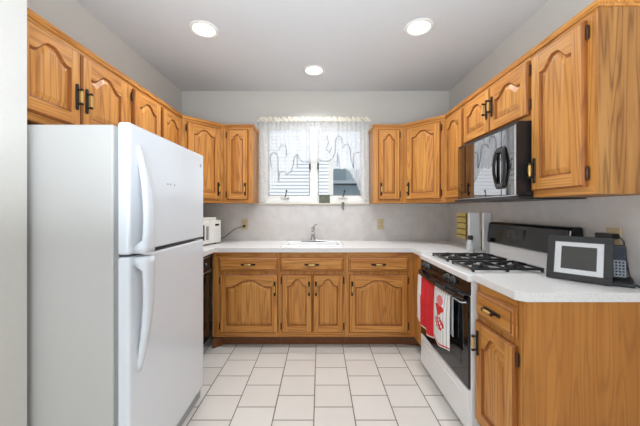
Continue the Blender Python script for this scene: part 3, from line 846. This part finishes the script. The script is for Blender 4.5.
# ------------------------------------------------------------------ countertop microwave at left
cm = thing('countertop_microwave', 'small white microwave on the left counter behind the refrigerator', 'microwave', (-1.177, 2.541, .915), R(73))
ftb = MB()
for x, y in ((.04, .04), (.44, .04), (.04, .28), (.44, .28)): ftb.lathe([(.012, 0), (.012, .012)], (x, y, 0))
ftb.build('feet', M['black'], cm)
MB().box(0, .48, .012, .33, .011, .243).build('body', M['white_plastic'], cm, bevel=.006)
d = MB().box(.0, .300, -.006, .012, .014, .240).build('door', M['white_plastic'], cm, bevel=.004)
MB().box(.03, .225, -.0075, -.005, .05, .20).build('door_window', M['black_gloss'], d)
MB().box(.250, .272, -.02, -.005, .055, .19).build('handle', M['gasket'], d, bevel=.004)
p = MB().box(.303, .48, -.006, .012, .014, .240).build('control_panel', M['white_plastic'], cm, bevel=.004)
MB().box(.385, .445, -.0075, -.005, .185, .205).build('display', M['black_gloss'], p)
kb = MB()
for r_ in range(5):
    for c_ in range(3): kb.box(.368 + c_ * .034, .392 + c_ * .034, -.0078, -.005, .045 + r_ * .025, .061 + r_ * .025)
kb.build('keypad', M['mat_white'], p)
o = MB().box(-.15, .15, -.09, .09, 0, .028).build('tray', M['white_plastic'], None, (-1.20, 2.86, 1.1585), R(73), bevel=.006)
tag(o, 'flat white tray lying on top of the small white microwave', 'tray')

# ------------------------------------------------------------------ outlets and cords
def outlet(label, loc, rz, plug=False, w_=.072, h_=.118):
    t = thing('wall_outlet', label, 'outlet', loc, rz, 'almond wall outlets above the counter')
    MB().box(-w_ / 2, w_ / 2, -.006, 0, -h_ / 2, h_ / 2).build('cover_plate', M['cream_plastic'], t, bevel=.003)
    for z in (-.022, .022):
        r_ = MB().box(-.017, .017, -.008, -.004, z - .014, z + .014).build('receptacle', M['cream_plastic'], t, bevel=.002)
        MB().box(-.008, -.005, -.0085, -.007, z - .006, z + .006).box(.005, .008, -.0085, -.007, z - .006, z + .006).build('slot', M['black'], r_)
    return t
outlet('almond wall outlet left of the window with a black plug in it', (-.845, YB - .0055, 1.10), 0)
outlet('almond wall outlet right of the window, nothing plugged in', (.681, YB - .0055, 1.10), 0)
outlet('almond wall outlet behind the phone at right, black adapter in it', (XR - .0055, 1.42, 1.115), R(-90))
inv = (Matrix.Translation(cm.location) @ Matrix.Rotation(R(73), 4, 'Z')).inverted()
def to_cm(mb): mb.v = [tuple(inv @ (Vector(v) + Vector((-.845, YB - .02, 1.08)))) for v in mb.v]; return mb
pc = to_cm(MB().tube([(0, -.018, -.004), (-.05, -.03, -.012), (-.10, -.045, -.035), (-.15, -.06, -.075), (-.20, -.07, -.118), (-.25, -.075, -.138), (-.32, -.07, -.150), (-.36, -.06, -.150)], .0055, seg=6)).build('power_cord', M['cord'], cm)
to_cm(MB().box(-.013, .013, -.022, .005, -.013, .013)).build('plug', M['black'], pc, bevel=.004)
o = thing('power_adapter', 'black power adapter and looping cord plugged in above the phone', 'adapter', (XR - .015, 1.42, 1.135), R(-90))
MB().box(-.045, .035, -.045, .0, -.013, .013).build('plug', M['black'], o, bevel=.004)
MB().tube([(.033, -.03, 0), (.055, -.028, .006), (.07, -.016, -.02), (.074, -.010, -.10), (.084, -.008, -.17), (.10, -.008, -.208), (.13, -.012, -.2155), (.22, -.04, -.2155)], .0035, seg=6).build('cable', M['black'], o)

# wall piece and things in the far right corner
yp = thing('wall_plaque', 'yellow plaque with dark horizontal lines on the right wall beyond the stove', 'plaque', (XR - .006, 2.925, .975), R(-90))
MB().box(-.105, .105, -.012, 0, 0, .255).build('back_plate', M['yellow'], yp, bevel=.003)
for z in (.03, .09, .15, .21): MB().box(-.095, .080, -.0145, -.008, z, z + .010).build('slat', M['darkline'], yp)
MB().box(.096, .105, -.020, -.01, .0, .255).build('side_rail', M['darkline'], yp)
for nm, lab, x, y, wd, ht in (('serving_board', 'white upright board behind the clear bottle, wider of two', 1.335, 2.50, .092, .325), ('serving_board', 'white upright board close beside the black stove console, narrower of two', 1.405, 2.43, .066, .325)):
    o = MB().box(-wd / 2, wd / 2, -.012, .012, 0, ht).build(nm, M['marble'], None, (x, y, .9155), 0, bevel=.006)
    tag(o, lab, 'board', 'white boards standing by the stove')
o = MB().lathe([(0, 0), (.017, 0), (.018, .01), (.018, .15), (.009, .19), (.008, .245), (0, .246)], seg=14)
o = o.build('bottle', M['green'], None, (1.404, 2.478, .9155)); tag(o, 'slim olive green bottle standing between two white boards', 'bottle')
bt = thing('soap_bottle', 'short clear bottle with black cap beside the stove grates', 'bottle', (1.262, 2.415, .9155))
MB().lathe([(0, 0), (.028, 0), (.031, .006), (.031, .06), (.022, .085), (.013, .095), (.013, .10)], seg=18).build('body', M['clear'], bt)
MB().lathe([(0, .002), (.026, .002), (.028, .03), (.0, .03)], seg=16).build('soap', M['white_plastic'], bt)
MB().lathe([(.019, .097), (.020, .10), (.020, .127), (.016, .131), (0, .131)], seg=18).build('cap', M['black'], bt)

# small things at the window
o = MB().box(-.06, .06, -.006, .006, 0, .095).build('photo_card', M['olive'], None, (.056, YB - .006, 1.3445), 0)
o.rotation_euler = (R(-6), 0, 0); o.location = (.05, YB - .012, 1.3365)
tag(o, 'small dark picture card leaning on the window ledge at centre', 'card')
hk = thing('metal_clip', 'small grey metal clip hanging under the window ledge', 'clip', (.256, YB - .021, 1.25))
MB().box(-.017, .017, -.006, -.001, .055, .098).build('clip_plate', M['gasket_dark'], hk, bevel=.002)
MB().tube([(-.008, -.004, .055), (-.008, -.012, .02), (0, -.014, .008), (.008, -.012, .02), (.008, -.004, .055)], .0035, seg=6).build('hook', M['gasket_dark'], hk)

# ------------------------------------------------------------------ digital picture frame and phone
ff = thing('picture_frame', 'black digital picture frame leaning back on the foreground counter', 'picture frame', (1.160, 1.480, .9215), R(-50))
tilt = R(-15)
def tparts(mb):
    Rm = Matrix.Rotation(tilt, 3, 'X'); mb.v = [tuple(Rm @ Vector(v)) for v in mb.v]; return mb
FWd, FHt = .241, .218
b = MB(); bw = .030
b.box(0, FWd, 0, .022, 0, bw); b.box(0, FWd, 0, .022, FHt - bw, FHt); b.box(0, bw, 0, .022, bw, FHt - bw); b.box(FWd - bw, FWd, 0, .022, bw, FHt - bw)
tparts(b).build('frame', M['frame_black'], ff, bevel=.002)
tparts(MB().box(bw, FWd - bw, .005, .018, bw, FHt - bw)).build('mat', M['mat_white'], ff)
tparts(MB().box(bw + .026, FWd - bw - .024, .0035, .006, bw + .024, FHt - bw - .022)).build('screen', M['screen'], ff)
MB().add([(FWd * .4, .055, .13), (FWd * .6, .055, .13), (FWd * .6, .105, -.006), (FWd * .4, .105, -.006), (FWd * .4, .059, .13), (FWd * .6, .059, .13), (FWd * .6, .109, -.006), (FWd * .4, .109, -.006)],
         [(0, 1, 2, 3), (7, 6, 5, 4), (0, 4, 5, 1), (1, 5, 6, 2), (2, 6, 7, 3), (3, 7, 4, 0)]).build('easel_leg', M['frame_black'], ff)
ph = thing('cordless_phone', 'cordless phone standing in its black charging base behind the picture frame', 'phone', (1.390, 1.335, .9155), R(-40))
b = MB(); b.extrude_x([(-.05, 0), (.045, 0), (.045, .035), (.01, .030), (-.05, .014)], -.045, .045)
b.build('charging_base', M['black'], ph, bevel=.005)
b = MB(); b.extrude_x([(-.046, .0145), (.0, .028), (.0, .032), (-.046, .018)], -.04, .04); b.build('base_cover', M['black'], ph, bevel=.001)
b = MB(); b.box(-.024, .024, -.012, .014, .028, .185); Rm = Matrix.Rotation(R(-10), 3, 'X')
b.v = [tuple(Rm @ Vector(v) + Vector((0, .0, 0))) for v in b.v]
h = b.build('handset', M['black'], ph, bevel=.006, seg=3)
b = MB(); b.box(-.019, .019, -.0145, -.011, .120, .172); b.v = [tuple(Rm @ Vector(v)) for v in b.v]; b.build('display', M['navy_screen'], h)
b = MB(); b.box(-.020, .020, -.014, -.011, .036, .112); b.v = [tuple(Rm @ Vector(v)) for v in b.v]; b.build('keypad_panel', M['silver_plastic'], h)
b = MB()
for r_ in range(5):
    for c_ in range(3): b.box(-.015 + c_ * .0115, -.008 + c_ * .0115, -.0155, -.013, .042 + r_ * .014, .050 + r_ * .014)
b.v = [tuple(Rm @ Vector(v)) for v in b.v]; b.build('keys', M['navy_screen'], h)

# ------------------------------------------------------------------ curtain
ctl = [(258, 203), (266, 203), (268.5, 196), (274, 185), (279, 180), (283, 176), (288, 175.5), (293, 171), (298, 165), (303, 163), (308, 164), (314, 164.5), (321, 163.5), (327, 160), (332, 158), (336, 163), (341, 170), (347, 168), (351, 174), (356, 183), (360, 192), (364, 202), (371, 203)]
CY = 3.212; cs_ = 288 / CY
def zbot(x):
    px = 320 + x * cs_
    for (a, p), (c_, q) in zip(ctl, ctl[1:]):
        if a <= px <= c_:
            return 1.265 - ((p + (q - p) * (px - a) / (c_ - a)) - 209.5) / cs_
    return 1.265 - (203 - 209.5) / cs_
mb = MB(); nx, nz = 260, 46; cx0, cx1 = -.690, .566; zt = 2.283
V = []
for j in range(nz + 1):
    for i in range(nx + 1):
        x = cx0 + (cx1 - cx0) * i / nx
        zb = zbot(x) + .008 * abs(math.sin(x * 60))
        v = j / nz; z = zb * (1 - v) + (zt + .010 * math.sin(x * 95) + .006 * math.sin(x * 41)) * v
        y = CY + .010 * math.sin(x * 62 + .6 * math.sin(z * 4)) * (.5 + .5 * (1 - v)) + .005 * math.sin(x * 131 + z * 2)
        if v > .9: y -= .006 * math.sin((v - .9) / .1 * PI)
        V.append((x, y, z))
mb.add(V, [(j * (nx + 1) + i, j * (nx + 1) + i + 1, (j + 1) * (nx + 1) + i + 1, (j + 1) * (nx + 1) + i) for j in range(nz) for i in range(nx)], 0, True)
cu = thing('lace_curtain', 'white sheer lace swag curtain gathered across the kitchen window', 'curtain', (0, 0, 0))
mb.build('lace_panel', M['lace'], cu)
def emb(pts):
    P = []
    for a, b_ in zip(pts, pts[1:]):
        for t in (0, .34, .67): P.append((a[0] + (b_[0] - a[0]) * t, a[1] + (b_[1] - a[1]) * t))
    P.append(pts[-1]); Q = []
    for x, y in P:
        px, py = 252 + x / 4.262, 110 + y / 4.262
        wx = (px - 320) / cs_; wz = 1.265 - (py - 209.5) / cs_
        Q.append((wx, CY - .021, wz))
    MB().tube(Q, .0042, seg=5).build('embroidery', M['thread'], cu)
emb([(84, 245), (78, 205), (88, 182), (104, 184), (112, 205), (112, 250), (116, 305), (118, 268), (134, 262)])
emb([(116, 170), (126, 150), (142, 152), (148, 168), (150, 200)])
emb([(134, 262), (148, 274), (166, 268), (176, 240), (180, 205), (192, 190), (194, 245)])
emb([(194, 190), (202, 210), (216, 222), (244, 224)])
emb([(286, 212), (304, 222), (324, 222), (344, 205), (354, 180), (356, 130), (366, 112), (380, 118), (384, 140)])
emb([(362, 240), (364, 180), (372, 240)])
emb([(384, 165), (396, 148), (410, 150), (418, 170), (420, 205), (432, 250), (432, 190), (444, 182), (458, 184)])
emb([(318, 110), (326, 140), (316, 165), (330, 185), (340, 160)])
rod = MB().tube([(cx0 - .008, CY, zt - .035), (cx1 + .004, CY, zt - .035)], .007, seg=8).box(cx0 - .012, cx0 - .004, CY, YB - .001, zt - .045, zt - .025).box(cx1 - .002, cx1 + .006, CY, YB - .001, zt - .045, zt - .025)
rod.build('curtain_rod', M['white_paint'], cu)
hdm = MB(); V = []; n2 = 260
for j, dz in enumerate((-.036, -.026, -.016, -.002, .010)):
    for i in range(n2 + 1):
        x = cx0 + (cx1 - cx0) * i / n2
        V.append((x, CY - .012 - (.006 if j in (1,) else 0) + .006 * math.sin(x * 120 + j), zt + dz + (.007 * math.sin(x * 88) if j > 2 else 0)))
hdm.add(V, [(j * (n2 + 1) + i, j * (n2 + 1) + i + 1, (j + 1) * (n2 + 1) + i + 1, (j + 1) * (n2 + 1) + i) for j in range(4) for i in range(n2)], 0, True)
hdm.build('ruffled_header', M['header'], cu)

# ------------------------------------------------------------------ recessed ceiling lights
LG = 'recessed ceiling lights'
def can(label, x, y):
    t = thing('recessed_light', label, 'ceiling light', (x, y, CEIL), 0, LG)
    MB().lathe([(.076, -.0005), (.105, -.0005), (.105, -.006), (.092, -.011), (.076, -.008), (.076, -.0005)], seg=32).build('trim_ring', M['white_paint'], t)
    MB().lathe([(.0755, -.006), (.06, -.0065), (0, -.007)], seg=32).build('lens', M['lamp'], t)
    area_light('lamp', (x, y, CEIL - .016), (0, 0, 0), .14, .14, CAN_POWER, (.92, .96, 1), 'DISK').data.spread = R(132)
can('glowing recessed ceiling light at left near the refrigerator', -.858, 2.13)
can('glowing recessed ceiling light at right, above the range side', .724, 2.107)
can('glowing recessed ceiling light at centre, closest to the window wall', -.057, 2.756)
for x, y in ((-.86, -.7), (.72, -.7), (-.86, -2.2), (.72, -2.2)): can('added recessed fill light, unseen in the ceiling behind the viewpoint', x, y)  # extra ceiling lights out of view, added for fill
